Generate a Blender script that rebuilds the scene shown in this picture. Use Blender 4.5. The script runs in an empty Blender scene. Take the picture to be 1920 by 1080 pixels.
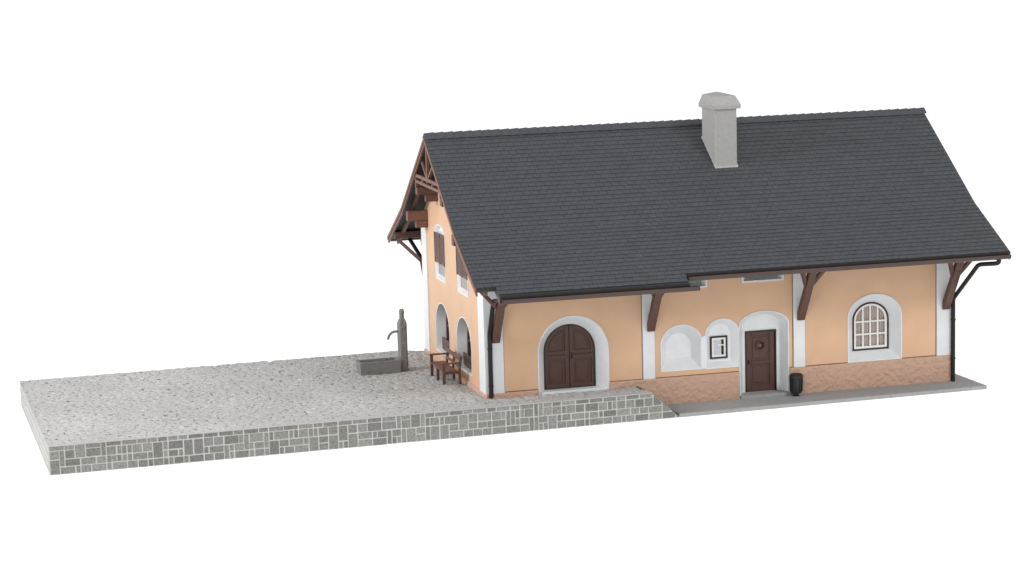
import bpy, bmesh, math, random
from mathutils import Vector, Matrix, noise
from mathutils.geometry import delaunay_2d_cdt
random.seed(11)
scn = bpy.context.scene
COL = scn.collection
PI = math.pi

# ------------------------------------------------------------------ materials
def new_mat(name):
    m = bpy.data.materials.new(name); m.use_nodes = True
    nt = m.node_tree
    return m, nt, nt.nodes['Principled BSDF']

def plain(name, col, rough=.55, var=.06, scale=6., bump=.0, bscale=60., island=0., spec=.4):
    """base colour with soft noise mottling, optional per-piece variation and bump"""
    m, nt, p = new_mat(name)
    N, L = nt.nodes, nt.links
    tc = N.new('ShaderNodeTexCoord')
    nz = N.new('ShaderNodeTexNoise'); nz.inputs['Scale'].default_value = scale; nz.inputs['Detail'].default_value = 5
    L.new(tc.outputs['Object'], nz.inputs['Vector'])
    mr = N.new('ShaderNodeMapRange'); mr.inputs[3].default_value = 1-var*2; mr.inputs[4].default_value = 1+var*2
    mr.inputs[1].default_value = .25; mr.inputs[2].default_value = .75
    L.new(nz.outputs['Fac'], mr.inputs[0])
    val = mr.outputs[0]
    if island:
        g = N.new('ShaderNodeNewGeometry')
        m2 = N.new('ShaderNodeMapRange'); m2.inputs[3].default_value = 1-island; m2.inputs[4].default_value = 1+island
        L.new(g.outputs['Random Per Island'], m2.inputs[0])
        mm = N.new('ShaderNodeMath'); mm.operation = 'MULTIPLY'
        L.new(val, mm.inputs[0]); L.new(m2.outputs[0], mm.inputs[1]); val = mm.outputs[0]
    mx = N.new('ShaderNodeVectorMath'); mx.operation = 'SCALE'
    mx.inputs[0].default_value = col
    L.new(val, mx.inputs['Scale'])
    L.new(mx.outputs[0], p.inputs['Base Color'])
    p.inputs['Roughness'].default_value = rough
    p.inputs['Specular IOR Level'].default_value = spec
    if bump:
        n2 = N.new('ShaderNodeTexNoise'); n2.inputs['Scale'].default_value = bscale; n2.inputs['Detail'].default_value = 4
        L.new(tc.outputs['Object'], n2.inputs['Vector'])
        b = N.new('ShaderNodeBump'); b.inputs['Strength'].default_value = 1.; b.inputs['Distance'].default_value = bump
        L.new(n2.outputs['Fac'], b.inputs['Height']); L.new(b.outputs[0], p.inputs['Normal'])
    return m

def speckled(name, col, dark, light, rough=.85, scale=18., bump=.02, dlo=.40, lhi=.63, det=6.):
    m, nt, p = new_mat(name)
    N, L = nt.nodes, nt.links
    tc = N.new('ShaderNodeTexCoord')
    nz = N.new('ShaderNodeTexNoise'); nz.inputs['Scale'].default_value = scale; nz.inputs['Detail'].default_value = det; nz.inputs['Roughness'].default_value = .65
    L.new(tc.outputs['Object'], nz.inputs['Vector'])
    cr = N.new('ShaderNodeValToRGB'); e = cr.color_ramp.elements
    e[0].position = dlo-.08; e[0].color = (*dark, 1)
    e[1].position = lhi+.08; e[1].color = (*light, 1)
    a = cr.color_ramp.elements.new(dlo); a.color = (*col, 1)
    b_ = cr.color_ramp.elements.new(lhi); b_.color = (*[c*1.06 for c in col], 1)
    L.new(nz.outputs['Fac'], cr.inputs[0])
    n3 = N.new('ShaderNodeTexNoise'); n3.inputs['Scale'].default_value = .35; n3.inputs['Detail'].default_value = 2
    L.new(tc.outputs['Object'], n3.inputs['Vector'])
    mr = N.new('ShaderNodeMapRange'); mr.inputs[1].default_value = .3; mr.inputs[2].default_value = .7; mr.inputs[3].default_value = .93; mr.inputs[4].default_value = 1.07
    L.new(n3.outputs['Fac'], mr.inputs[0])
    sc = N.new('ShaderNodeVectorMath'); sc.operation = 'SCALE'
    L.new(cr.outputs[0], sc.inputs[0]); L.new(mr.outputs[0], sc.inputs['Scale'])
    L.new(sc.outputs[0], p.inputs['Base Color'])
    p.inputs['Roughness'].default_value = rough; p.inputs['Specular IOR Level'].default_value = .25
    b = N.new('ShaderNodeBump'); b.inputs['Distance'].default_value = bump
    L.new(nz.outputs['Fac'], b.inputs['Height']); L.new(b.outputs[0], p.inputs['Normal'])
    return m

M = {}
M['plaster'] = plain('peach_plaster', (.655, .415, .258), .5, .025, 1.2, .004, 45)
M['white'] = plain('white_trim', (.70, .71, .72), .5, .02, 3, .002, 50)
M['plinth'] = plain('rough_pink_render', (.53, .34, .25), .7, .03, 9, .02, 22)
M['wood'] = plain('brown_stained_wood', (.105, .052, .039), .5, .10, 8, .006, 30)
M['board'] = plain('red_brown_board', (.16, .075, .052), .5, .10, 8, .004, 30)
M['door'] = plain('dark_brown_door_paint', (.082, .04, .029), .5, .06, 10, .003, 40)
M['slate'] = plain('slate_tile', (.055, .059, .067), .55, .06, 3., .004, 30, island=.035, spec=.5)
M['deck'] = plain('roof_underside', (.035, .042, .045), .6, .06, 3)
M['pipe'] = plain('dark_pipe_metal', (.014, .011, .010), .5, .05, 5, spec=.3)
M['gutter'] = plain('brown_gutter_metal', (.06, .035, .029), .42, .05, 5, spec=.5)
M['black'] = plain('black_enamel', (.012, .012, .013), .38, .05, 5, spec=.5)
M['frame'] = plain('black_brown_frame', (.02, .013, .012), .45, .05, 6)
M['sash'] = plain('cream_sash', (.80, .76, .72), .45, .02, 6)
M['curtain'] = plain('pale_curtain', (.52, .44, .40), .8, .08, 14, .01, 40)
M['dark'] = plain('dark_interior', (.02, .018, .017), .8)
M['pane_grey'] = plain('grey_pane', (.22, .19, .18), .25, .06, 6)
M['pane_green'] = plain('grey_green_pane', (.20, .23, .21), .22, .06, 6)
M['cement'] = speckled('chimney_cement', (.325, .32, .305), (.27, .265, .255), (.37, .365, .35), .8, 9., .006)
M['pave'] = speckled('grey_pavement', (.33, .33, .325), (.24, .24, .235), (.40, .40, .39), .85, 7., .01)
M['gravel'] = speckled('pale_gravel', (.44, .432, .424), (.11, .107, .10), (.60, .585, .57), .9, 8., .05, .415, .60, 2.5)  # dark specks put the shade of the pits into the gravel colour
M['kerb'] = speckled('worn_kerb', (.42, .41, .40), (.26, .255, .25), (.53, .52, .51), .85, 10., .012)
M['mortar'] = speckled('pale_mortar', (.49, .49, .455), (.37, .37, .34), (.58, .58, .54), .9, 12., .006)
M['stone'] = plain('grey_ashlar', (.208, .206, .193), .8, .20, 15, .014, 24, island=.24)
M['trough'] = speckled('dark_weathered_stone', (.20, .20, .193), (.08, .08, .077), (.34, .34, .32), .75, 6., .02)
M['print'] = plain('grey_blue_curtain', (.52, .535, .57), .7, .10, 20)
M['table'] = plain('glowing_white_table', (.35, .35, .35), .7, 0., 2, spec=0.)
_p = M['table'].node_tree.nodes['Principled BSDF']; _p.inputs['Emission Color'].default_value = (1, 1, 1, 1); _p.inputs['Emission Strength'].default_value = .88  # glow added so the ground stays pure white without contact shade
m, nt, p = new_mat('window_glass'); nt.nodes.remove(p)
tr = nt.nodes.new('ShaderNodeBsdfTransparent'); gl = nt.nodes.new('ShaderNodeBsdfGlossy'); gl.inputs['Roughness'].default_value = .05
fr = nt.nodes.new('ShaderNodeFresnel'); fr.inputs['IOR'].default_value = 1.5; mx = nt.nodes.new('ShaderNodeMixShader')
nt.links.new(fr.outputs[0], mx.inputs[0]); nt.links.new(tr.outputs[0], mx.inputs[1]); nt.links.new(gl.outputs[0], mx.inputs[2])
nt.links.new(mx.outputs[0], nt.nodes['Material Output'].inputs['Surface'])
M['glass'] = m

# ------------------------------------------------------------------ mesh builder
class MB:
    def __init__(s): s.v = []; s.f = []; s.mi = []; s.cur = 0
    def face(s, idx): s.f.append(tuple(idx)); s.mi.append(s.cur)
    def add(s, pts): n = len(s.v); s.v += [tuple(p) for p in pts]; return list(range(n, n+len(pts)))
    def box(s, x0, x1, y0, y1, z0, z1):
        i = s.add([(x0,y0,z0),(x1,y0,z0),(x1,y1,z0),(x0,y1,z0),(x0,y0,z1),(x1,y0,z1),(x1,y1,z1),(x0,y1,z1)])
        for q in ((0,3,2,1),(4,5,6,7),(0,1,5,4),(1,2,6,5),(2,3,7,6),(3,0,4,7)): s.face([i[k] for k in q])
        return s
    def hexa(s, lo, hi):
        """two quads (lists of 4 points) joined"""
        i = s.add(list(lo)+list(hi))
        for q in ((0,3,2,1),(4,5,6,7),(0,1,5,4),(1,2,6,5),(2,3,7,6),(3,0,4,7)): s.face([i[k] for k in q])
    def prism(s, poly, fn, a, b):
        """poly of 2d points, fn(u,v,w)->3d point, extruded w from a to b"""
        n = len(poly)
        A = s.add([fn(u, v, a) for u, v in poly]); B = s.add([fn(u, v, b) for u, v in poly])
        s.face(A[::-1]); s.face(B)
        for k in range(n): s.face((A[k], A[(k+1) % n], B[(k+1) % n], B[k]))
        return s
    def beam(s, p, q, w, h, up=(0,0,1)):
        p, q = Vector(p), Vector(q); d = (q-p).normalized(); u = Vector(up)
        sd = d.cross(u).normalized(); u = sd.cross(d)
        a = [p+sd*(w/2*i)+u*(h/2*j) for i, j in ((-1,-1),(1,-1),(1,1),(-1,1))]
        s.hexa(a, [x+(q-p) for x in a]); return s
    def tube(s, pts, r, n=10, cap=True):
        pts = [Vector(p) for p in pts]; rings = []
        ref = None
        for k, p in enumerate(pts):
            d = (pts[min(k+1, len(pts)-1)]-pts[max(k-1, 0)]).normalized()
            if ref is None: ref = d.orthogonal().normalized()
            ref = (ref-d*ref.dot(d)).normalized(); b = d.cross(ref)
            rr = r[k] if isinstance(r, (list, tuple)) else r
            rings.append(s.add([p+ref*(rr*math.cos(2*PI*i/n))+b*(rr*math.sin(2*PI*i/n)) for i in range(n)]))
        for A, B in zip(rings, rings[1:]):
            for i in range(n): s.face((A[i], A[(i+1) % n], B[(i+1) % n], B[i]))
        if cap: s.face(rings[0][::-1]); s.face(rings[-1])
        return s
    def loft(s, A, B, closed=True):
        a, b = s.add(A), s.add(B); n = len(a)
        for k in range(n if closed else n-1): s.face((a[k], a[(k+1) % n], b[(k+1) % n], b[k]))
        return s
    def lathe(s, prof, c, n=20):
        rings = [s.add([(c[0]+r*math.cos(2*PI*i/n), c[1]+r*math.sin(2*PI*i/n), c[2]+z) for i in range(n)]) for r, z in prof]
        for A, B in zip(rings, rings[1:]):
            for i in range(n): s.face((A[i], A[(i+1) % n], B[(i+1) % n], B[i]))
        s.face(rings[0][::-1]); s.face(rings[-1]); return s
    def sheet(s, outline, holes, fn):
        pts, edges = [], []
        for lp in [outline]+holes:
            n0 = len(pts); pts += [Vector(p) for p in lp]
            edges += [(n0+k, n0+(k+1) % len(lp)) for k in range(len(lp))]
        v, e, f, *_ = delaunay_2d_cdt(pts, edges, [], 0, 1e-6)
        i = s.add([fn(p.x, p.y) for p in v])
        def inside(q, lp):
            r = False
            for k in range(len(lp)):
                a, b = lp[k], lp[k-1]
                if (a[1] > q.y) != (b[1] > q.y) and q.x < (b[0]-a[0])*(q.y-a[1])/(b[1]-a[1])+a[0]: r = not r
            return r
        for t in f:
            q = sum((v[k] for k in t), Vector((0, 0)))/len(t)
            if inside(q, outline) and not any(inside(q, h) for h in holes): s.face([i[k] for k in t])
        return s
    def build(s, name, mats, parent=None, bevel=0., smooth=False, seg=1, fix=True):
        me = bpy.data.meshes.new(name); me.from_pydata(s.v, [], s.f)
        if not isinstance(mats, (list, tuple)): mats = [mats]
        for m_ in mats: me.materials.append(M[m_])
        for p_, k in zip(me.polygons, s.mi): p_.material_index = k
        if fix:
            bm = bmesh.new(); bm.from_mesh(me)
            bmesh.ops.recalc_face_normals(bm, faces=bm.faces); bm.to_mesh(me); bm.free()
        o = bpy.data.objects.new(name, me); COL.objects.link(o)
        if parent: o.parent = parent
        if bevel:
            b = o.modifiers.new('edge', 'BEVEL'); b.width = bevel; b.segments = seg; b.limit_method = 'ANGLE'; b.angle_limit = .6
            b.harden_normals = False
        if smooth:
            for p_ in me.polygons: p_.use_smooth = True
        return o

def thing(name, label, cat, loc=(0,0,0), rz=0.):
    o = bpy.data.objects.new(name, None); COL.objects.link(o); o.empty_display_size = .3
    o.location = loc; o.rotation_euler = (0,0,rz); o['label'] = label; o['category'] = cat
    return o

def arch(x0, x1, zb, zs, zt, n=20):
    c, a, r = (x0+x1)/2, (x1-x0)/2, zt-zs
    return [(x0, zb)]+[(c-a*math.cos(PI*k/n), zs+r*math.sin(PI*k/n)) for k in range(n+1)]+[(x1, zb)]

def grow(poly, d):
    n = len(poly); area = sum(poly[k][0]*poly[(k+1) % n][1]-poly[(k+1) % n][0]*poly[k][1] for k in range(n))
    sg = 1 if area > 0 else -1; out = []
    for k in range(n):
        p0, p1, p2 = (Vector(poly[(k+j) % n]) for j in (-1, 0, 1))
        e1, e2 = (p1-p0), (p2-p1)
        n1 = Vector((e1.y, -e1.x)).normalized()*sg; n2 = Vector((e2.y, -e2.x)).normalized()*sg
        b = (n1+n2); b = b/max(.3, b.dot(n1)) if b.length > 1e-6 else n1
        out.append(tuple(p1+b*d))
    return out

# ------------------------------------------------------------------ layout numbers (metres)
BROT = -.0293
def bw(x, y, z):                       # building coordinates -> world
    c, s = math.cos(BROT), math.sin(BROT)
    return (8+c*(x-8)-s*(y-5), 5+s*(x-8)+c*(y-5), z)
L, YW, YB = 16., 1.45, 10.0            # front wall length, front and back wall planes
YR, ZR, YK, ZK, YE1, YE2 = 5.72, 8.80, 1.756, 6.04, -1.20, -.75
RL, RR, XM, XN = -.77, 16.90, -.17, 5.885
SL = .523                              # lower roof slope
HP, PX0, PX1T, PX1B, PYB = .878, -13.85, 4.80, 5.757, 10.6
PAVE_Z, PAVE_X = .122, 16.51
ZPL = 1.0
def roofz(y):
    y = YR-abs(y-YR)
    return ZK+(ZR-ZK)*(y-YK)/(YR-YK) if y > YK else ZK-SL*(YK-y)

# ------------------------------------------------------------------ setting
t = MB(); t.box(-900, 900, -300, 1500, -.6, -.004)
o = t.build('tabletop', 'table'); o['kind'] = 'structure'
t = MB(); t.box(PX1B-.03, PAVE_X, 0, 10.4, 0, PAVE_Z)
o = t.build('pavement', 'pave', None, .012); o['kind'] = 'structure'

# ------------------------------------------------------------------ platform
plat = thing('station_platform', 'raised grey gravel platform with a pale jointed ashlar stone face left of the station', 'platform', (PX0, 0, 0))
OFF = Vector((PX0, 0, 0))
def pb(mb, *a, **k):
    mb.v = [(x-PX0, y, z) for x, y, z in mb.v]; return mb.build(*a, **k)
def xe(z): return PX1B+(PX1T-PX1B)*z/HP           # sloping end
t = MB(); t.prism([(PX0+.0, 0), (xe(0)-.02, 0), (xe(HP-.24)-.02, HP-.24), (PX0+.0, HP-.24)], lambda u, v, w: (u, w, v), .03, PYB)
t.prism([(PX0, 0), (xe(0)-.02, 0), (xe(HP-.035)-.02, HP-.035), (PX0, HP-.035)], lambda u, v, w: (u, w, v), .02, .10)
t.box(PX0+.0005, PX0+.1, .03, PYB-.01, .01, HP-.035)
pb(t, 'core', 'mortar', plat)
# kerb strip round the top edge
t = MB()
def kerb_run(n, fn):
    for k in range(n): fn(k)
x = PX0
KB = .16
t.box(PX0, PX1T+.02, 0, KB, HP-.035, HP)
pb(t, 'kerb', 'kerb', plat, bevel=.02, seg=2)
# gravel: displaced height field
t = MB()
nx, ny = 360, 210
xs = [PX0+.0+(PX1T+.02-PX0)*i/nx for i in range(nx+1)]; ys = [KB-.02+(PYB-KB+.02)*j/ny for j in range(ny+1)]
ids = []
for j, y in enumerate(ys):
    row = []
    for i, x in enumerate(xs):
        a = noise.noise((x*4.2, y*5.5, 0)); b = noise.noise((x*9, y*11, 3)); c = noise.noise((x*.8, y*.8, 9))
        k = min(1, (y-.1)/1.5, (x-PX0)/1.2)
        h = HP-.02+.010*c+k*(.016*b-.22*max(0, a-.30)+.05*max(0, -a-.3))+.008*noise.noise((x*22, y*22, 7))
        h -= .075*max(0, min(1, (y-.55)/.5))*max(0, min(1, (x+.6)/.5))
        e = min(1, i/2, j/2)
        row.append(len(t.v)); t.v.append((x, y, h*e+(HP-.012)*(1-e)))
    ids.append(row)
for j in range(ny):
    for i in range(nx): t.face((ids[j][i], ids[j][i+1], ids[j+1][i+1], ids[j+1][i]))
pb(t, 'gravel', 'gravel', plat, smooth=True)
# ashlar
def clip(poly, lim):
    out = []
    n = len(poly)
    ins = lambda p: p[0] <= lim(p[1])
    for k in range(n):
        a, b = poly[k], poly[(k+1) % n]
        if ins(a): out.append(a)
        if ins(a) != ins(b):
            fa, fb = a[0]-lim(a[1]), b[0]-lim(b[1]); q = fa/(fa-fb)
            out.append((a[0]+(b[0]-a[0])*q, a[1]+(b[1]-a[1])*q))
    return out
def ashlar(length, height, lim, fn, mb, cell=.15, rows=4, relief=1.):
    cols = int(length/cell); cw = length/cols; zr = [height*q for q in (0, .27, .53, .85, 1.)]
    used = [[False]*rows for _ in range(cols)]
    for c in range(cols):
        for r in range(rows):
            if used[c][r]: continue
            w = random.choice((1,1,2,2,2,3)) if r < 3 else random.choice((2,3,3)); h = random.choice((1,1,2)) if w < 3 else 1
            while w > 1 and (c+w > cols or any(used[c+i][r] for i in range(w))): w -= 1
            while h > 1 and (r+h > rows or any(used[c+i][r+j] for i in range(w) for j in range(h))): h -= 1
            for i in range(w):
                for j in range(h): used[c+i][r+j] = True
            g = .02; j_ = lambda: random.uniform(-.006, .008)
            x0, x1, z0, z1 = c*cw+g+j_(), (c+w)*cw-g+j_(), zr[r]+(g if r < 3 else .014)+j_(), zr[r+h]-(g if r+h < 4 else .004)+j_()*.5
            poly = clip([(x0, z0), (x1, z0), (x1, z1), (x0, z1)], lim)
            if len(poly) < 3: continue
            cx, cz = sum(p[0] for p in poly)/len(poly), sum(p[1] for p in poly)/len(poly)
            d = random.uniform(.012, .026)*relief
            B = mb.add([fn(u, v, 0) for u, v in poly]); T = mb.add([fn(u+(cx-u)*.09, v+(cz-v)*.09, d) for u, v in poly])
            mb.face(T)
            for k in range(len(poly)): mb.face((B[k], B[(k+1) % len(B)], T[(k+1) % len(B)], T[k]))
t = MB(); ashlar(PX1B-PX0, HP-.035, lambda z: xe(z)-PX0-.03, lambda u, v, w: (PX0+u, .02-w, v), t)
o = pb(t, 'stone_face', 'stone', plat)
t = MB(); ashlar(PYB-.02, HP-.035, lambda z: 1e9, lambda u, v, w: (PX0-w, u, v), t, cell=.22, relief=.25)
o = pb(t, 'end_face', 'pave', plat)
t = MB()      # sloped end of the platform
n_ = 12
for k in range(n_):
    z0, z1 = (HP-.05)*k/n_, (HP-.05)*(k+1)/n_
    for j in range(9):
        y0 = .01+j*.62+random.uniform(0, .05); y1 = y0+.55
        t.hexa([(xe(z0)-.05, y0, z0+.008), (xe(z0)+.012, y0, z0+.008), (xe(z0)+.012, y1, z0+.008), (xe(z0)-.05, y1, z0+.008)],
               [(xe(z1)-.05, y0, z1-.004), (xe(z1)+.012, y0, z1-.004), (xe(z1)+.012, y1, z1-.004), (xe(z1)-.05, y1, z1-.004)])
pb(t, 'ramp_stones', 'stone', plat)

# ------------------------------------------------------------------ station building
B = thing('station_building', 'peach plastered station building with white corner strips and a steep dark slate roof', 'building', bw(0, 0, 0), BROT)
F = lambda u, v, w=0.: (u, YW+w, v)            # front plane: w is depth into the wall
G = lambda u, v, w=0.: (w, u, v)               # left gable plane (u = y)
DPB = .35
big_o, big_i = arch(1.73, 4.01, .80, 2.07, 3.21), arch(1.99, 3.69, .83, 2.06, 2.91)
n1_o, n1_i = arch(5.81, 7.17, 1.22, 2.04, 2.66), arch(6.07, 6.94, 1.54, 1.95, 2.36)
n2_o, n2_i = arch(7.32, 8.45, 1.20, 2.24, 2.76), arch(7.47, 8.22, 1.36, 2.2, 2.60)
dr_o, dr_i = arch(8.49, 10.15, .13, 2.48, 2.91), arch(8.70, 9.99, .2, 2.44, 2.78)
wi_o, wi_i = arch(12.27, 14.13, 1.035, 2.49, 3.20), arch(12.56, 13.85, 1.31, 2.32, 2.91)
uR_o = [(8.62, 3.955), (8.62, 4.75), (9.97, 4.75), (9.97, 3.955)]
uR_i = [(8.74, 4.02), (8.74, 4.70), (9.88, 4.70), (9.88, 4.02)]
uL_o = [(u-2.63, v-.06) for u, v in uR_o]; uL_i = [(u-2.63, v-.06) for u, v in uR_i]
gwin = []
for c in (4.24, 7.28):
    gwin.append((arch(c-.98, c+.98, 1.2, 2.05, 2.92), arch(c-.93, c+.93, 1.24, 2.03, 2.87)))
gup = []
for c in (4.16, 7.32):
    gup.append((arch(c-.68, c+.68, 3.74, 5.30, 5.59), arch(c-.60, c+.60, 3.84, 5.26, 5.50)))
ZWT = roofz(YW)-.14
hole_list = [big_o, n1_o, n2_o, dr_o, wi_o, uR_o, uL_o]
t = MB()
# front wall with its openings
t.sheet([(0, .05), (L, .05), (L, ZWT), (0, ZWT)], [h if h not in (big_o, dr_o) else h for h in hole_list], F)
# left gable with its openings
gpoly = [(YW, .05), (YB, .05), (YB, roofz(YB)-.14), (YR, roofz(YR)-.14), (YW, roofz(YW)-.14)]
gpoly = [(YW, .05), (YB, .05), (YB, ZWT), (2*YR-YK, ZK-.14), (YR, ZR-.14), (YK, ZK-.14), (YW, ZWT)]
t.sheet(gpoly, [g[0] for g in gwin]+[g[0] for g in gup], G)
i = t.add([(L, u, v) for u, v in gpoly]); t.face(i)
i = t.add([(0, YB, .05), (L, YB, .05), (L, YB, ZWT), (0, YB, ZWT)]); t.face(i)
t.build('wall', 'plaster', B, fix=False)

def surround(o_, i_, plane, depth, mat='white', lip=.035, proud=.022, back=None, name='surround'):
    """white splayed reveal with a thin raised lip round the outer edge"""
    mb = MB()
    og = grow(o_, lip)
    mb.loft([plane(u, v, -proud) for u, v in og], [plane(u, v, .01) for u, v in og])
    mb.loft([plane(u, v, -proud) for u, v in og], [plane(u, v, -proud) for u, v in o_])
    mb.loft([plane(u, v, -proud) for u, v in o_], [plane(u, v, depth) for u, v in i_])
    if back == 'full':
        mb.face(mb.add([plane(u, v, depth) for u, v in i_]))
    elif back:
        mb.sheet(i_, [back], lambda u, v: plane(u, v, depth))
    return mb.build(name, mat, B, fix=False)

# --- front openings
surround(big_o, big_i, F, DPB)
surround(n1_o, n1_i, F, DPB, back='full', name='niche')
surround(n2_o, n2_i, F, .16, back='full', name='niche')
t = MB()       # white pier between the two niches
t.prism([(7.135, 1.19), (7.355, 1.19), (7.355, 2.22), (7.285, 2.27), (7.215, 2.27), (7.135, 2.10)], F, -.026, .01)
t.build('niche_pier', 'white', B, bevel=.006)
DX0, DX1, DZ0, DZ1 = 8.82, 9.84, .215, 2.215
surround(dr_o, dr_i, F, DPB, back=[(DX0, DZ0), (DX1, DZ0), (DX1, DZ1), (DX0, DZ1)])
surround(wi_o, wi_i, F, DPB)

# --- arched double door
def leaf(sgn):
    mb = MB()
    xc = 2.84
    inner = [p for p in big_i if (p[0]-xc)*sgn >= -1e-6]
    zt = 2.91
    if sgn < 0: poly = [(1.99, .83)]+[p for p in big_i[1:-1] if p[0] < xc-.012]+[(xc-.008, zt), (xc-.008, .83)]
    else: poly = [(xc+.008, .83), (xc+.008, zt)]+[p for p in big_i[1:-1] if p[0] > xc+.012]+[(3.69, .83)]
    mb.prism(poly, F, DPB+.03, DPB+.09)
    # raised stiles and rails round two sunk panels
    d0, d1 = DPB-.005, DPB+.04
    xo = 1.99 if sgn < 0 else 3.69
    st = lambda a, b: (min(a, b), max(a, b))
    def bar(xa, xb, za, zb): mb.prism([(xa, za), (xb, za), (xb, zb), (xa, zb)], F, d0, d1)
    a, b = st(xc+sgn*.012, xc+sgn*.14); bar(a, b, .84, 2.86)
    a, b = st(xo-sgn*.005, xo-sgn*.12); bar(a, b, .84, 2.06)
    a, b = st(xc+sgn*.14, xo-sgn*.12)
    bar(a, b, .84, 1.0); bar(a, b, 1.80, 1.92); bar(a, b, 1.96, 2.06)
    # curved top rail
    outer = [p for p in big_i[1:-1] if (p[0]-xc)*sgn > .01]
    inn = [(xc+(p[0]-xc)*.86, 2.06+(p[1]-2.06)*.86) for p in outer]
    for k in range(len(outer)-1):
        mb.prism([outer[k], outer[k+1], inn[k+1], inn[k]], F, d0, d1)
    # thin moulding in the panels
    m0, m1 = DPB+.012, DPB+.04
    def mould(xa, xb, za, zb, w=.03):
        for q in ((xa, xb, za, za+w), (xa, xb, zb-w, zb), (xa, xa+w, za+w, zb-w), (xb-w, xb, za+w, zb-w)):
            mb.prism([(q[0], q[2]), (q[1], q[2]), (q[1], q[3]), (q[0], q[3])], F, m0, m1)
    mould(a+.07, b-.07, 1.07, 1.73)
    x_in, x_out = xc+sgn*.20, xo-sgn*.19
    aa, bb = st(x_in, x_out)
    mb.prism([(x_in-.015, 2.11), (x_in+.015, 2.11), (x_in+.015, 2.64), (x_in-.015, 2.64)], F, m0, m1)
    rr = .66
    arc = [(xc+sgn*rr*math.cos(q), 2.06+rr*1.0*math.sin(q)) for q in [math.radians(a_) for a_ in range(6, 74, 6)]]
    for p_, q_ in zip(arc, arc[1:]):
        mb.beam(F(p_[0], p_[1], DPB+.026), F(q_[0], q_[1], DPB+.026), .028, .03, (0, 1, 0))
    return mb
dd = MB(); dd.prism(arch(2.0, 3.68, .835, 2.06, 2.90), F, DPB+.095, DPB+.12)
dd = dd.build('double_door', 'door', B)
t = MB(); bj = grow(big_i, -.035)
t.loft([F(u, v, DPB-.03) for u, v in big_i], [F(u, v, DPB-.03) for u, v in bj]); t.loft([F(u, v, DPB-.03) for u, v in bj], [F(u, v, DPB+.09) for u, v in bj]); t.loft([F(u, v, DPB-.03) for u, v in big_i], [F(u, v, DPB) for u, v in big_i])
t.build('door_jamb', 'frame', dd, fix=False)  # dark brown jamb, with the recess shadow put into its colour
for sg in (-1, 1): leaf(sg).build('door_leaf', 'door', dd)
t = MB(); t.tube([F(2.92, 1.98, DPB-.03), F(2.92, 1.9, DPB-.05), F(2.92, 1.82, DPB-.03)], .018, 8); t.box(2.90, 2.94, YW+DPB-.03, YW+DPB, 1.80, 2.0)
t.build('door_handle', 'black', dd)
t = MB(); t.box(1.78, 3.96, YW-.06, YW+DPB+.09, .70, .845)
t.build('door_sill', 'white', B, bevel=.012)

# --- single panelled door
t = MB(); t.box(DX0+.01, DX1-.01, YW+DPB+.05, YW+DPB+.09, DZ0, DZ1-.01)
d = t.build('door', 'door', B)
t = MB()
y0, y1 = YW+DPB+.012, YW+DPB+.055
def rect(mb, xa, xb, za, zb, ya=y0, yb=y1): mb.box(xa, xb, ya, yb, za, zb)
rect(t, DX0+.015, DX0+.19, DZ0, DZ1-.012); rect(t, DX1-.19, DX1-.015, DZ0, DZ1-.012)
for za, zb in ((DZ0, .42), (1.12, 1.24), (2.08, DZ1-.012)): rect(t, DX0+.19, DX1-.19, za, zb)
t.build('door_frame_rails', 'door', d, bevel=.012)
t = MB()
for za, zb in ((.5, 1.05), (1.31, 2.01)): rect(t, DX0+.25, DX1-.25, za, zb, YW+DPB+.03, YW+DPB+.055)
t.build('door_panel', 'door', d, bevel=.014)
t = MB()
cx, cz = (DX0+DX1)/2, 1.74
for a_, b_, w_ in ((.16, .125, -.005), ):
    n_ = 24
    O = [(cx+a_*math.cos(2*PI*k/n_), cz+a_*math.sin(2*PI*k/n_)) for k in range(n_)]
    I = [(cx+b_*math.cos(2*PI*k/n_), cz+b_*math.sin(2*PI*k/n_)) for k in range(n_)]
    t.loft([F(u, v, DPB+.03) for u, v in O], [F(u, v, DPB-.02) for u, v in O]); t.loft([F(u, v, DPB-.02) for u, v in O], [F(u, v, DPB-.02) for u, v in I]); t.loft([F(u, v, DPB-.02) for u, v in I], [F(u, v, DPB+.03) for u, v in I])
t.build('porthole_ring', 'door', d)
t = MB(); t.face(t.add([F(u, v, DPB+.026) for u, v in I])); t.build('porthole_pane', 'dark', d)
t = MB()
prof_ = [(.088*math.cos(q), .075*math.sin(q)) for q in [PI/2*k/6 for k in range(7)]]
rg = [t.add([F(cx-.035+r_*math.cos(2*PI*k/16), cz+r_*math.sin(2*PI*k/16), DPB+.026-h_) for k in range(16)]) for r_, h_ in prof_]
for A, Bq in zip(rg, rg[1:]):
    for k in range(16): t.face((A[k], A[(k+1) % 16], Bq[(k+1) % 16], Bq[k]))
t.build('porthole_boss', 'board', d, smooth=True)
t = MB(); t.tube([F(DX0+.1, 1.22, DPB-.05), F(DX0+.2, 1.22, DPB-.05)], .016, 8); t.box(DX0+.085, DX0+.115, YW+DPB-.06, YW+DPB+.012, 1.15, 1.28); t.build('door_handle', 'black', d)
t = MB(); t.box(DX1-.008, DX1+.03, YW+DPB-.035, YW+DPB+.09, DZ0, DZ1+.03); t.box(DX0-.03, DX0+.006, YW+DPB-.01, YW+DPB+.09, DZ0, DZ1+.03); t.box(DX0+.006, DX1-.008, YW+DPB-.035, YW+DPB+.09, DZ1-.012, DZ1+.03)
t.build('door_jamb', 'frame', d)  # dark jamb, heavier right and top: the recess shadow put into its colour
t = MB(); t.box(DX0-.004, DX1+.004, YW+DPB+.095, YW+DPB+.12, DZ0-.01, DZ1+.01); t.build('door_backing', 'dark', B)
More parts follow.
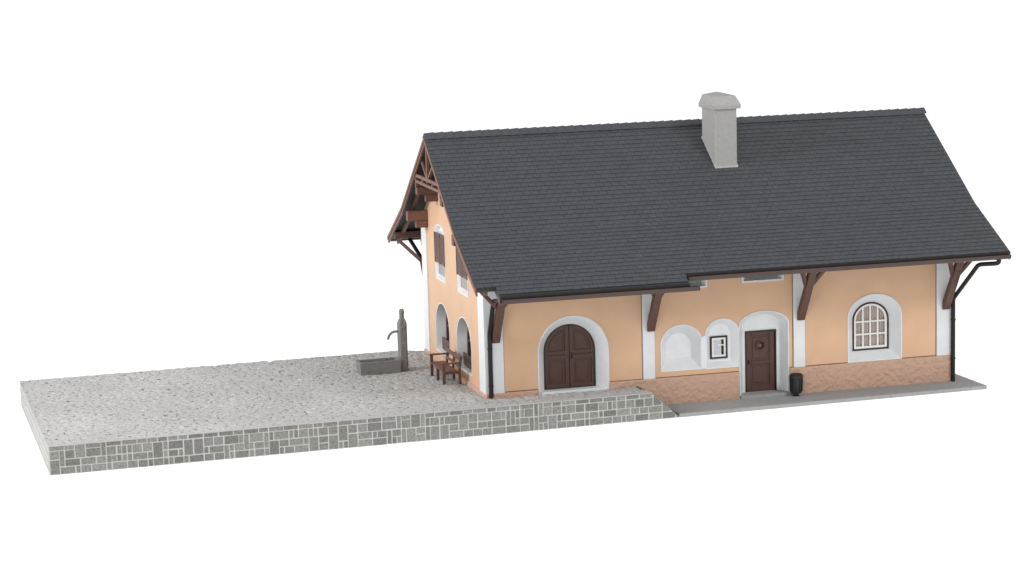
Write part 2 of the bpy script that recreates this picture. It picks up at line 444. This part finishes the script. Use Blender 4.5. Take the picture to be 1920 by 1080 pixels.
t = MB(); t.box(8.47, 10.19, YW-.17, YW+DPB+.08, PAVE_Z-.05, .212)
t.build('door_step', 'pave', B, bevel=.015, seg=2)

# --- arched window
w_f = MB(); g1 = grow(wi_i, -.055)
w_f.loft([F(u, v, DPB-.02) for u, v in grow(wi_i, .0)], [F(u, v, DPB+.05) for u, v in wi_i])
w_f.loft([F(u, v, DPB-.02) for u, v in wi_i], [F(u, v, DPB-.02) for u, v in g1]); w_f.loft([F(u, v, DPB-.02) for u, v in g1], [F(u, v, DPB+.05) for u, v in g1])
win = w_f.build('arched_window', 'frame', B)
g2 = grow(wi_i, -.125)
s_ = MB(); s_.loft([F(u, v, DPB+.0) for u, v in g1], [F(u, v, DPB+.0) for u, v in g2]); s_.loft([F(u, v, DPB) for u, v in g2], [F(u, v, DPB+.06) for u, v in g2])
x0, x1 = wi_i[0][0]+.12, wi_i[-1][0]-.12
def arc_z(x, A):
    best = None
    for p_, q_ in zip(A, A[1:]):
        if min(p_[0], q_[0])-1e-9 <= x <= max(p_[0], q_[0])+1e-9 and abs(p_[0]-q_[0]) > 1e-9:
            z = p_[1]+(q_[1]-p_[1])*(x-p_[0])/(q_[0]-p_[0]); best = z if best is None else max(best, z)
    return best
for k in (1, 2, 3):
    xm_ = x0+(x1-x0)*k/4; s_.box(xm_-.026, xm_+.026, YW+DPB+.004, YW+DPB+.05, g2[0][1]-.005, arc_z(xm_, g2[:])+.01)
for zz in (1.84, 2.26): s_.box(x0-.01, x1+.01, YW+DPB+.006, YW+DPB+.05, zz-.024, zz+.024)
s_.build('sash', 'sash', win)
t = MB(); t.face(t.add([F(u, v, DPB+.055) for u, v in g2])); t.build('pane', 'glass', win, fix=False)
t = MB()       # pleated curtain
cols = 120; pts = []
for k in range(cols+1):
    x = 12.5+(1.42)*k/cols; yy = YW+DPB+.13+.035*math.sin(k*.78)+.012*math.sin(k*.31)
    pts.append((t.add([(x, yy, 1.28)])[0], t.add([(x, yy, 3.0)])[0]))
for a, b in zip(pts, pts[1:]): t.face((a[0], b[0], b[1], a[1]))
t.build('curtain', 'curtain', win, smooth=True, fix=False)
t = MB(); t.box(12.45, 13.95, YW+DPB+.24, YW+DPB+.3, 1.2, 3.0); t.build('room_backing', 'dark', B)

# --- small upper windows under the eave
for o_, i_ in ((uR_o, uR_i), (uL_o, uL_i)):
    s = surround(o_, i_, F, .14, lip=.05, proud=.03, name='upper_window')
    t = MB(); t.prism(i_, F, .14, .17); t.build('pane', 'pane_green', s)

# --- pilasters
PIL = ((-.05, .58), (5.18, 5.58), (10.33, 10.73), (15.40, 16.05))
for k, (a, b) in enumerate(PIL):
    t = MB()
    if k == 0:
        t.prism([(-.05, YW-.05), (.58, YW-.05), (.58, YW+.02), (.02, YW+.02), (.02, 2.12), (-.05, 2.12)], lambda u, v, w: (u, v, w), ZPL-.08, ZWT-.3)
    elif k == 3:
        t.prism([(15.40, YW-.05), (16.05, YW-.05), (16.05, 2.12), (15.98, 2.12), (15.98, YW+.02), (15.40, YW+.02)], lambda u, v, w: (u, v, w), ZPL, ZWT-.3)
    else:
        t.box(a, b, YW-.06, YW+.02, ZPL, ZWT-.3)
    t.build('pilaster', 'white', B, bevel=.012)
for a in (0, 1):
    t = MB(); sx = (lambda u: u) if a == 0 else (lambda u: 16-u)
    t.prism([(sx(-.05), YB+.05), (sx(.58), YB+.05), (sx(.58), YB-.02), (sx(.02), YB-.02), (sx(.02), YB-.67), (sx(-.05), YB-.67)], lambda u, v, w: (u, v, w), ZPL-.08, ZWT-.3)
    t.build('pilaster', 'white', B, bevel=.012)

# --- plinth: rough render, real relief
def rough_band(fn, u0, u1, z0, z1, cell=.032, amp=.036):
    mb = MB(); nu = max(2, int((u1-u0)/cell)); nz = max(2, int((z1-z0)/cell)); ids = []
    for j in range(nz+1):
        r = []
        for i_ in range(nu+1):
            u, z = u0+(u1-u0)*i_/nu, z0+(z1-z0)*j/nz
            w = -.05
            if 0 < i_ < nu and 0 < j < nz:
                q = noise.noise((u*3.3, z*4.2, 1.7))*2
                w -= .032*max(0, 1-abs(noise.noise((u*3.6+q*.8, z*4.6+q*.5, 8)))/.10)+amp*(.35+.7*noise.noise((u*6+q, z*7-q, .3))+.6*abs(noise.noise((u*12, z*12, 5))))
            r.append(mb.add([fn(u, z, w)])[0])
        ids.append(r)
    for j in range(nz):
        for i_ in range(nu): mb.face((ids[j][i_], ids[j][i_+1], ids[j+1][i_+1], ids[j+1][i_]))
    for a_, b_ in zip(ids[-1], ids[-1][1:]):
        pa, pb_ = mb.v[a_], mb.v[b_]
        k = mb.add([fn(0, 0, .01)])[0]; mb.v.pop()
        q = mb.add([(pa[0], YW+.01, pa[2]) if fn is F else (.01, pa[1], pa[2]), (pb_[0], YW+.01, pb_[2]) if fn is F else (.01, pb_[1], pb_[2])])
        mb.face((a_, b_, q[1], q[0]))
    for e in (0, -1):
        for r0, r1 in zip(ids, ids[1:]):
            pa, pb_ = mb.v[r0[e]], mb.v[r1[e]]
            q = mb.add([(pa[0], YW+.01, pa[2]) if fn is F else (.01, pa[1], pa[2]), (pb_[0], YW+.01, pb_[2]) if fn is F else (.01, pb_[1], pb_[2])])
            mb.face((r0[e], r1[e], q[1], q[0]))
    return mb
for a, b, zt in ((-.06, 1.69, .935), (4.05, 8.45, ZPL), (10.19, 16.06, ZPL)):
    rough_band(F, a, b, .06, zt).build('plinth', 'plinth', B, smooth=True, fix=False)
rough_band(G, YW-.06, YB+.06, .5, .925).build('plinth', 'plinth', B, smooth=True, fix=False)
t = MB(); t.box(L, L+.05, YW, YB, .06, ZPL); t.box(0, L, YB, YB+.05, .06, ZPL); t.build('plinth', 'plinth', B)

# --- open joints beside the corner strips and above the plinth
M['joint'] = plain('dark_open_joint', (.16, .085, .055), .8, .1, 9)
for xa in (.588, 5.168, 5.588, 10.318, 10.738, 15.388): t = MB(); t.box(xa-.009, xa+.009, YW-.008, YW+.01, ZPL+.023, 4.9); t.build('wall_joint', 'joint', B)
for a, b in ((.6, 1.69), (4.06, 8.45), (10.19, 15.98)): t = MB(); t.box(a, b, YW-.012, YW+.01, (.94 if a < 1 else ZPL)+.001, (.94 if a < 1 else ZPL)+.022); t.build('wall_joint', 'joint', B)

# --- gable windows
for k, (o_, i_) in enumerate(gwin):
    surround(o_, i_, G, .38)
    c = (o_[0][0]+o_[-1][0])/2
    wnd = MB(); gi = grow(i_, -.10)
    wnd.loft([G(u, v, .31) for u, v in i_], [G(u, v, .31) for u, v in gi]); wnd.loft([G(u, v, .31) for u, v in gi], [G(u, v, .40) for u, v in gi])
    wnd.box(.32, .39, c-.04, c+.04, 1.25, 2.8); wnd.box(.322, .39, c-.9, c+.9, 2.0, 2.07)
    wo = wnd.build('gable_window', 'wood', B)
    t = MB(); t.face(t.add([G(u, v, .39) for u, v in i_])); t.build('pane', 'dark', wo, fix=False)
    t = MB()
    for q in range(4): t.box(.12, .17, i_[0][0]+.35+q*.335, i_[0][0]+.35+q*.335+.325, 1.245, 1.66)
    t.box(.17, .2, i_[0][0]+.35, i_[-1][0]-.01, 1.32, 1.40); t.box(.17, .2, i_[0][0]+.35, i_[-1][0]-.01, 1.52, 1.6)
    t.build('lower_board', 'wood', wo, bevel=.008)
for o_, i_ in gup:
    s = surround(o_, i_, G, .09, back='full', name='shuttered_window', lip=.04)
    a, b = o_[0][0]-.03, o_[-1][0]+.04; c = (a+b)/2
    for p_, q_ in ((a+.0, c-.005), (c+.005, b-.0)):
        t = MB(); t.box(-.03, .0, p_, q_, 4.28, 5.30)
        for zz in [4.36+.085*j for j in range(10)]: t.box(-.045, -.02, p_+.07, q_-.07, zz, zz+.05)
        t.box(-.048, -.02, p_, p_+.06, 4.28, 5.3); t.box(-.048, -.02, q_-.06, q_, 4.28, 5.3)
        t.build('shutter', 'wood', s)
    t = MB(); t.box(.045, .085, a+.13, b-.17, 3.88, 4.26); t.build('pane', 'pane_grey', s)

# --- timber gable: boarding, collar truss, purlins
for xg, sg in ((0, -1), (L, 1)):
    t = MB()
    hw = (ZR-.16-6.72)/((ZR-ZK)/(YR-YK))
    n_ = 26
    for k in range(n_):
        ya, yb = YR-hw+2*hw*k/n_+.006, YR-hw+2*hw*(k+1)/n_-.006
        za, zb = 6.72, min(roofz(ya), roofz(yb))-.16
        if zb > za+.02: t.box(*sorted((xg+sg*.004, xg+sg*.035)), ya, yb, za, zb)
    t.build('gable_boarding', 'wood', B)
    t = MB(); xf = xg+sg*.70
    ztie = 7.22; hw = (ZR-.30-ztie)/((ZR-ZK)/(YR-YK))
    t.beam((xf, YR-hw, ztie+.1), (xf, YR+hw, ztie+.1), .1, .11); t.beam((xf, YR-hw+.15, ztie-.1), (xf, YR+hw-.15, ztie-.1), .09, .1)
    t.beam((xf, YR, ztie), (xf, YR, ZR-.28), .11, .11, (1, 0, 0))
    for s in (-1, 1):
        t.beam((xf, YR+s*.06, ztie+.12), (xf, YR+s*.78, ztie+.62), .08, .08, (1, 0, 0))
        t.beam((xf, YR+s*.75, ztie-.14), (xf, YR+s*.75, ztie+.14), .1, .1, (1, 0, 0))
        t.beam((xf, YR+s*(hw-.05), ztie-.32), (xf, YR+s*(hw-.05), ztie+.05), .09, .09, (1, 0, 0))
    t.build('gable_truss', 'board', B, bevel=.008)
    for yp, zp in ((2.42, 5.74), (9.18, 5.74), (3.92, 6.78), (7.52, 6.78)):
        t = MB(); h = .17 if zp < 6 else .13
        t.box(*sorted((xg+sg*.002, xg+sg*.72)), yp-.14, yp+.14, zp-h, zp+h)
        t.box(*sorted((xg+sg*.002, xg+sg*.42)), yp-.12, yp+.12, zp-h-.25, zp-h-.005)
        t.build('purlin', 'board' if zp < 6 and yp > 5 else 'wood', B, bevel=.012)

# --- eave purlins and brackets
for yp in (.08, 2*YR-.08):
    t = MB(); t.box(RL+.05, RR-.05, yp-.1, yp+.1, 4.70, 4.93); t.build('eave_purlin', 'wood', B, bevel=.01)
def bracket(xc, back=False):
    m_ = (lambda y: 2*YR-y) if back else (lambda y: y)
    t = MB()
    t.beam((xc, m_(YW-.02), 2.60), (xc, m_(.10), 4.72), .25, .20, (0, -1, 0))
    o_ = t.build('bracket', 'wood', B, bevel=.012)
    for s in (-1, 1):
        far = .95 if (xc < 1 and s < 0) else .54
        t = MB(); t.beam((xc+s*.05, m_(.76), 3.72), (xc+s*far, m_(.10), 4.66), .12, .14, (0, -1, 0)); t.build('brace', 'wood', o_, bevel=.01)
    t = MB(); t.beam((xc, m_(YW), 4.78), (xc, m_(-.1), 4.78), .16, .14); t.build('tie_beam', 'wood', o_, bevel=.01)
for xc in (.33, 5.45, 10.58, 15.72): bracket(xc)
for xc in (.33, 15.72): bracket(xc, True)

# --- roof
roof = MB()
dz, th = .05, .11
def prof(s):          # distance down the slope -> (y, z) of the front slope deck surface
    l1 = math.hypot(YR-YK, ZR-ZK)
    if s <= l1:
        q = s/l1; return (YR+(YK-YR)*q, ZR-dz+(ZK-ZR)*q), ((YK-YR)/l1, (ZK-ZR)/l1)
    l = math.hypot(1, SL); q = s-l1
    return (YK-q/l, ZK-dz-SL*q/l), (-1/l, -SL/l)
def s_of(y): return math.hypot(YR-YK, ZR-ZK)+(YK-y)*math.hypot(1, SL)
Z2, Z1 = ZK-dz-SL*(YK-YE2), ZK-dz-SL*(YK-YE1)
pf = [(YE2, Z2), (YK, ZK-dz), (YR, ZR-dz)]
pf_all = pf+[(2*YR-y, z) for y, z in reversed(pf[:2])]
low = [(y, z-th*1.25) for y, z in pf_all]
roof.prism(pf_all+low[::-1], lambda u, v, w: (w, u, v), RL, RR)
roof.prism([(YE2+.001, Z2), (YE2+.001, Z2-th*1.2), (YE1, Z1-th*1.2), (YE1, Z1)], lambda u, v, w: (w, u, v), XM, XN)
R_ = roof.build('roof', 'deck', B, fix=True)
def tiles(side):
    mb = MB(); pitch = .205; tw = .262; r = 0
    s_end1, s_end2 = s_of(YE1), s_of(YE2)
    flip = (lambda y: y) if side > 0 else (lambda y: 2*YR-y)
    s = .10
    rows = []
    n_rows = round((s_end2-.10)/pitch); pitch = (s_end2-.10)/n_rows
    total = n_rows+(round((s_end1-s_end2)/pitch) if side > 0 else 0)
    for r in range(total):
        a, b = .10+r*pitch-.05, .10+(r+1)*pitch+.015
        if r >= n_rows: x0_, x1_ = XM, XN
        else: x0_, x1_ = RL-.02, RR+.02
        (ya, za), da = prof(max(0, a)); (yb, zb), db = prof(b)
        na, nb = (da[1], -da[0]), (db[1], -db[0])         # outward normals (y,z)
        x = x0_-(tw/2 if r % 2 else 0)
        while x < x1_-.01:
            xa, xb = max(x, x0_)+.004, min(x+tw, x1_)-.004
            x += tw
            if xb-xa < .03: continue
            j = random.uniform(-.006, .006); k = random.uniform(-.004, .004)
            lo, hi, tk = .004, .038+k, .026
            yb2, zb2 = yb+db[0]*j, zb+db[1]*j
            P = lambda y, z, n, h, xx: (xx, flip(y+n[0]*h), z+n[1]*h)
            mb.hexa([P(ya, za, na, lo-.004, xa), P(ya, za, na, lo-.004, xb), P(yb2, zb2, nb, hi-tk, xb), P(yb2, zb2, nb, hi-tk, xa)],
                    [P(ya, za, na, lo+.010, xa), P(ya, za, na, lo+.010, xb), P(yb2, zb2, nb, hi, xb), P(yb2, zb2, nb, hi, xa)])
    return mb
tiles(1).build('slate_tiles', 'slate', R_)
tiles(-1).build('slate_tiles', 'slate', R_)
t = MB(); rx = RL-.03; n_ = 56; rw = (RR-RL+.06)/n_
for k in range(n_):
    xa, xb = rx+k*rw+.003, rx+(k+1)*rw+.03
    for (w0, h0) in ((.17, .0),):
        sl = (ZR-ZK)/(YR-YK)
        A = [(xa, YR-.19, ZR+.055-.19*sl), (xa, YR, ZR+.062), (xa, YR+.19, ZR+.055-.19*sl)]
        Bq = [(xb, YR-.2, ZR+.078-.2*sl), (xb, YR, ZR+.09), (xb, YR+.2, ZR+.078-.2*sl)]
        dn = lambda P_: [(x, y, z-.05) for x, y, z in P_]
        a0, b0, a1, b1 = t.add(A), t.add(Bq), t.add(dn(A)), t.add(dn(Bq))
        for q in (0, 1):
            t.face((a0[q], b0[q], b0[q+1], a0[q+1])); t.face((a1[q], a1[q+1], b1[q+1], b1[q]))
        t.face((b0[0], b1[0], b1[1], b0[1])); t.face((b0[1], b1[1], b1[2], b0[2])); t.face((a0[0], a0[1], a1[1], a1[0])); t.face((a0[1], a0[2], a1[2], a1[1]))
        t.face((a0[0], a1[0], b1[0], b0[0])); t.face((a0[2], b0[2], b1[2], a1[2]))
t.build('ridge_tiles', 'slate', R_)
# bargeboards along both rakes
for xg, sg in ((RL, -1), (RR, 1)):
    for side in (1, -1):
        t = MB(); fl = (lambda y: y) if side > 0 else (lambda y: 2*YR-y)
        pts = [(YE2-.02, Z2), (YK, ZK-dz), (YR, ZR-dz)]
        for w0, w1, x0_, x1_ in ((-.01, -.14, .0, .045), (-.13, -.25, -.035, .02)):
            for p_, q_ in zip(pts, pts[1:]):
                poly = [(fl(p_[0]), p_[1]+w0), (fl(q_[0]), q_[1]+w0), (fl(q_[0]), q_[1]+w1), (fl(p_[0]), p_[1]+w1)]
                t.prism(poly, lambda u, v, w: (w, u, v), *sorted((xg+sg*x0_, xg+sg*x1_)))
        t.build('bargeboard', 'board', R_)
# rafters seen under the overhangs
for xr_ in (RL+.32, RR-.32):
    for side in (1, -1):
        fl = (lambda y: y) if side > 0 else (lambda y: 2*YR-y)
        t = MB()
        t.beam((xr_, fl(YR-.05), ZR-.35), (xr_, fl(YK), ZK-.30), .1, .14); t.beam((xr_, fl(YK), ZK-.30), (xr_, fl(YE2+.1), Z2-.22), .1, .14)
        t.build('rafter', 'wood', R_)
for xr_ in (XM+.07, XN-.07):
    t = MB(); t.beam((xr_, YW, roofz(YW)-.28), (xr_, YE1+.04, Z1-.2), .1, .13); t.build('rafter', 'wood', R_)
# dark strip painting the shadow gap under the tiles, then gutters
t = MB()
t.box(XM, XN, YE1-.05, YE1-.002, Z1-.2, Z1+.012); t.box(XN+.002, RR, YE2-.05, YE2-.002, Z2-.2, Z2+.012); t.box(RL, XM-.002, YE2-.03, YE2-.002, Z2-.07, Z2+.012)
t.build('eave_shade_strip', 'frame', R_)
def gutter(x0_, x1_, y, z, r=.085, flip=False):
    t = MB(); n_ = 10
    hh = .075                                   # straight upper part of the channel
    sec = [(y-r, z+hh)]+[(y+r*math.cos(PI+PI*k/n_), z+r*math.sin(PI+PI*k/n_)*.8) for k in range(n_+1)]+[(y+r, z+hh)]
    q_ = r-.014
    sec += [(y+q_, z+hh)]+[(y+q_*math.cos(2*PI-PI*k/n_), z+q_*math.sin(2*PI-PI*k/n_)*.8) for k in range(n_+1)]+[(y-q_, z+hh)]
    t.prism(sec, lambda u, v, w: (w, u, v), x0_, x1_)
    for xe_ in (x0_, x1_-.02): t.prism(sec[:n_+3], lambda u, v, w: (w, u, v), xe_+.002, xe_+.018)
    return t
gutter(XM+.05, XN+.27, YE1-.115, Z1-.155).build('gutter', 'gutter', B)
gutter(XN+.05, RR-.02, YE2-.115, Z2-.148).build('gutter', 'gutter', B)
gutter(RL+.1, RR-.1, 2*YR-YE2+.115, Z2-.148).build('gutter', 'gutter', B)
# downpipes
def smooth_path(pts, n=5, r=.12):
    out = [Vector(pts[0])]
    for a, b, c in zip(pts, pts[1:], pts[2:]):
        a, b, c = Vector(a), Vector(b), Vector(c)
        p0 = b+(a-b).normalized()*min(r, (a-b).length*.45); p1 = b+(c-b).normalized()*min(r, (c-b).length*.45)
        for k in range(n+1):
            q = k/n; out.append((p0*(1-q)+b*q)*(1-q)+(b*(1-q)+p1*q)*q)
    out.append(Vector(pts[-1])); return out
t = MB(); yw_ = YW-.13
t.tube(smooth_path([(15.95, yw_, PAVE_Z), (15.95, yw_, 2.9), (15.93, -.55, 4.30), (16.50, -.84, 4.34), (16.50, -.855, Z2-.17)]), .072, 12)
for zz in (.9, 2.2): t.lathe([(.086, -.02), (.086, .02)], (15.95, yw_, zz), 14)
t.build('downpipe', 'pipe', B, smooth=False)
t = MB()
t.tube(smooth_path([(.12, yw_, HP-.05), (.12, yw_, 2.85), (.10, .62, 4.02), (.02, -1.0, 4.26), (.02, -1.3, Z1-.16)]), .072, 12)
for zz in (1.2, 2.4): t.lathe([(.086, -.02), (.086, .02)], (.12, yw_, zz), 14)
t.build('downpipe', 'pipe', B)
t = MB()
t.tube(smooth_path([(.12, 2*YR-yw_, HP-.05), (.12, 2*YR-yw_, 2.85), (.10, 2*YR-.62, 4.02), (.02, 2*YR+.8, 4.5)]), .072, 12)
t.build('downpipe', 'pipe', B)

# --- chimney
CX0, CX1, CY0, CY1 = 8.57, 9.34, 3.76, 5.04
t = MB(); t.box(CX0, CX1, CY0, CY1, 7.2, 9.36)
ch = t.build('chimney', 'cement', B, bevel=.03, seg=2)
t = MB()
def ring(e, z): return [(CX0-e, CY0-e, z), (CX1+e, CY0-e, z), (CX1+e, CY1+e*.55-.06*(e > 0), z), (CX0-e, CY1+e*.55-.06*(e > 0), z)]
rings = [t.add(ring(e, z)) for e, z in ((.0, 9.34), (.10, 9.34), (.11, 9.46), (-.03, 9.76))]
for A, Bq in zip(rings, rings[1:]):
    for k in range(4): t.face((A[k], A[(k+1) % 4], Bq[(k+1) % 4], Bq[k]))
ymid = (CY0+CY1)/2
tp = t.add([((CX0+CX1)/2, CY0+.45, 9.86), ((CX0+CX1)/2, CY1-.45, 9.86)]); r3 = rings[-1]
t.face((r3[0], r3[1], tp[0])); t.face((r3[1], r3[2], tp[1], tp[0])); t.face((r3[2], r3[3], tp[1])); t.face((r3[3], r3[0], tp[0], tp[1])); t.face(rings[0][::-1])
t.build('chimney_cap', 'cement', ch, bevel=.02, seg=2)
t = MB()       # pale mortar fillet where the shaft meets the tiles
z0_ = lambda y: roofz(y)
for xs_ in (CX0-.02, CX1-.012): t.beam((xs_+.016, CY0, z0_(CY0)+.02), (xs_+.016, CY1, z0_(CY1)+.02), .03, .04)
t.box(CX0-.02, CX1+.02, CY0-.02, CY0+.01, z0_(CY0)-.05, z0_(CY0)+.035)
t.build('mortar_fillet', 'kerb', ch)

# --- small framed window in the right-hand niche
NX, NZ, w, h, fw = 7.81, 1.46, .295, .74, .055
ny = YW+.16
t = MB()
t.box(NX-w, NX-w+fw, ny-.05, ny-.002, NZ, NZ+h); t.box(NX+w-fw, NX+w, ny-.05, ny-.002, NZ, NZ+h); t.box(NX-w+fw, NX+w-fw, ny-.05, ny-.002, NZ, NZ+fw); t.box(NX-w+fw, NX+w-fw, ny-.05, ny-.002, NZ+h-fw, NZ+h)
nb = t.build('niche_window', 'frame', B)
t = MB(); e = w-fw; q = .062
t.box(NX-e, NX-e+q, ny-.03, ny-.004, NZ+fw, NZ+h-fw); t.box(NX+e-q, NX+e, ny-.03, ny-.004, NZ+fw, NZ+h-fw)
t.box(NX-e+q, NX+e-q, ny-.03, ny-.004, NZ+fw, NZ+fw+q); t.box(NX-e+q, NX+e-q, ny-.03, ny-.004, NZ+h-fw-q, NZ+h-fw)
t.box(NX-.02, NX+e-q, ny-.024, ny-.012, NZ+.42, NZ+.455)
t.build('sash', 'sash', nb)
t = MB(); t.box(NX-e+q, NX+e-q, ny-.006, ny-.003, NZ+fw+q, NZ+h-fw-q); t.build('pane', 'dark', nb)
t = MB(); cx0, cx1 = NX-e+q, NX+e-q-.085; pts = []
for k in range(41):
    x = cx0+(cx1-cx0)*k/40; yy = ny-.011+.003*math.sin(k*1.1)
    pts.append((t.add([(x, yy, NZ+fw+q)])[0], t.add([(x, yy, NZ+h-fw-q)])[0]))
for a_, b_ in zip(pts, pts[1:]): t.face((a_[0], b_[0], b_[1], a_[1]))
t.build('curtain', 'print', nb, smooth=True, fix=False)

# ------------------------------------------------------------------ litter bin
bn = thing('litter_bin', 'black cylindrical litter bin standing beside the brown front door', 'litter bin', bw(10.29, YW-.34, PAVE_Z), BROT)
t = MB(); t.lathe([(.175, .10), (.19, .14), (.205, .62), (.205, .70), (.185, .72), (.17, .715), (.165, .55)], (0, 0, 0), 24)
bo = t.build('bin_body', 'black', bn, smooth=False)
t = MB(); t.lathe([(.215, .60), (.225, .61), (.225, .68), (.215, .69)], (0, 0, 0), 24); t.build('bin_rim', 'black', bn)
t = MB(); t.lathe([(.075, 0), (.075, .1)], (0, 0, 0), 14); t.lathe([(.12, 0), (.12, .02)], (0, 0, 0), 14); t.build('bin_foot', 'black', bn)
t = MB(); 
for k in range(14):
    a = 2*PI*k/14; t.beam((.198*math.cos(a), .198*math.sin(a), .16), (.211*math.cos(a), .211*math.sin(a), .59), .022, .02, (math.cos(a), math.sin(a), 0))
t.build('bin_ribs', 'black', bn)

# ------------------------------------------------------------------ bench
be = thing('bench', 'brown slatted wooden armrest bench on the gravel under the gable windows', 'bench', bw(-.60, 4.62, HP-.03), BROT)
LY, DXB = .93, .28             # half length along the gable, half depth; back towards +x
t = MB()
for k in range(5): t.box(-DXB+k*.098, -DXB+k*.098+.088, -LY, LY, .42, .46)
t.build('seat', 'board', be, bevel=.008)
for y in (-LY+.05, 0, LY-.05):
    t = MB(); t.box(-DXB, -DXB+.09, y-.045, y+.045, 0, .42 if y == 0 else .68); t.build('leg', 'wood', be, bevel=.006)
    t = MB(); t.prism([(DXB-.02, 0), (DXB+.06, 0), (DXB+.04, .44), (DXB+.10, .90), (DXB+.03, .90), (DXB-.03, .44)], lambda u, v, w: (u, w, v), y-.04, y+.04); t.build('leg', 'wood', be, bevel=.006)
    t = MB(); t.box(-DXB+.02, DXB, y-.03, y+.03, .35, .42); t.build('seat_rail', 'wood', be)
for y in (-LY+.05, LY-.05):
    t = MB(); t.box(-DXB-.03, DXB+.02, y-.045, y+.045, .68, .73); t.build('armrest', 'board', be, bevel=.01)
t = MB(); t.box(DXB+.0, DXB+.04, -LY, LY, .76, .91); t.box(DXB-.02, DXB+.02, -LY, LY, .54, .64)
t.build('backrest', 'board', be, bevel=.01)

# ------------------------------------------------------------------ water trough with pump post
fo = thing('water_trough', 'dark grey stone water trough with a tall spouted pump post on the gravel platform', 'water trough', (-2.25, 6.98, HP-.035), 0.)
t = MB()
x0, x1, y0, y1, h = -.80, .62, -.34, .30, .44
iw = .085
O0, O1 = [(x0+.03, y0+.02, 0), (x1-.02, y0+.02, 0), (x1-.02, y1-.02, 0), (x0+.03, y1-.02, 0)], [(x0, y0, h), (x1, y0, h), (x1, y1, h), (x0, y1, h)]
I1, I0 = [(x0+iw, y0+iw, h), (x1-iw, y0+iw, h), (x1-iw, y1-iw, h), (x0+iw, y1-iw, h)], [(x0+iw+.03, y0+iw+.03, .12), (x1-iw-.03, y0+iw+.03, .12), (x1-iw-.03, y1-iw-.03, .12), (x0+iw+.03, y1-iw-.03, .12)]
r = [t.add(q) for q in (O0, O1, I1, I0)]
for A, Bq in zip(r, r[1:]):
    for k in range(4): t.face((A[k], A[(k+1) % 4], Bq[(k+1) % 4], Bq[k]))
t.face(r[0][::-1]); t.face(r[3])
t.build('basin', 'trough', fo, bevel=.018, seg=2)
t = MB(); px, py_ = .76, 0.; a = .145
def sq(e, z, c=.35): 
    q = e*c; return [(px-e, py_-e+q, z), (px-e+q, py_-e, z), (px+e-q, py_-e, z), (px+e, py_-e+q, z), (px+e, py_+e-q, z), (px+e-q, py_+e, z), (px-e+q, py_+e, z), (px-e, py_+e-q, z)]
rs = [t.add(sq(e, z)) for e, z in ((a+.008, 0), (a+.006, .4), (a, .5), (a, 1.62), (a-.025, 1.70), (.085, 1.78))]
for A, Bq in zip(rs, rs[1:]):
    for k in range(8): t.face((A[k], A[(k+1) % 8], Bq[(k+1) % 8], Bq[k]))
t.face(rs[0][::-1]); t.face(rs[-1])
po = t.build('post', 'trough', fo)
t = MB(); t.lathe([(.085, 1.775), (.085, 1.87), (.072, 1.885), (.072, 1.90), (.088, 1.92), (.088, 2.03), (.075, 2.08), (.045, 2.105), (.01, 2.11)], (px, py_, 0), 16); t.build('finial', 'trough', po)
t = MB(); t.lathe([(a+.02, 1.48), (a+.03, 1.50), (a+.02, 1.52)], (px, py_, 0), 16); t.build('collar', 'trough', po)
t = MB(); arcp = [(px-.12, py_, 1.34), (px-.22, py_, 1.36), (px-.33, py_, 1.345), (px-.42, py_, 1.28), (px-.475, py_, 1.19), (px-.49, py_, 1.10)]
t.tube(smooth_path(arcp, 3, .05), .042, 10); t.build('spout', 'trough', po, smooth=True)
t = MB(); t.box(x1-.03, px-.11, -.13, .13, 0, .5); t.build('spout_block', 'trough', fo, bevel=.02)

# ------------------------------------------------------------------ light: high-key white studio
w = bpy.data.worlds.new('World'); scn.world = w; w.use_nodes = True
bg = w.node_tree.nodes['Background']; bg.inputs[0].default_value = (.97, .985, 1, 1); bg.inputs[1].default_value = .62
def softbox(name, loc, target, size, power, col=(1, 1, 1)):
    l = bpy.data.lights.new(name, 'AREA'); l.shape = 'SQUARE'; l.size = size; l.energy = power; l.color = col
    o = bpy.data.objects.new(name, l); COL.objects.link(o); o.location = loc
    o.rotation_euler = (Vector(target)-Vector(loc)).to_track_quat('-Z', 'Y').to_euler()
    return o
softbox('softbox_left', (-47, -1, 25), (2, 5, 3), 16, 19500)
softbox('softbox_front', (28, -44, 40), (6, 3, 3), 16, 14000)
softbox('softbox_fill', (-34, -52, 22), (2, 4, 3), 14, 4500)

# ------------------------------------------------------------------ camera
cam = bpy.data.cameras.new('camera'); co = bpy.data.objects.new('camera', cam); COL.objects.link(co); scn.camera = co
yaw, pitch, roll, f = .2852, -.1568, -.0280, 4228.04
fwv = Vector((math.sin(yaw)*math.cos(pitch), math.cos(yaw)*math.cos(pitch), math.sin(pitch)))
ri = Vector((math.cos(yaw), -math.sin(yaw), 0)); up = ri.cross(fwv)
c, s = math.cos(roll), math.sin(roll)
r2, u2 = c*ri+s*up, -s*ri+c*up
mt = Matrix((r2, u2, -fwv)).transposed().to_4x4(); mt.translation = (-18.8285, -65.3607, 15.2952)
co.matrix_world = mt
cam.sensor_width = 36; cam.lens = f/1920*36; cam.clip_end = 4000; cam.clip_start = 1
scn.view_settings.view_transform = 'Standard'; scn.view_settings.look = 'None'; scn.view_settings.exposure = 0; scn.view_settings.gamma = 1
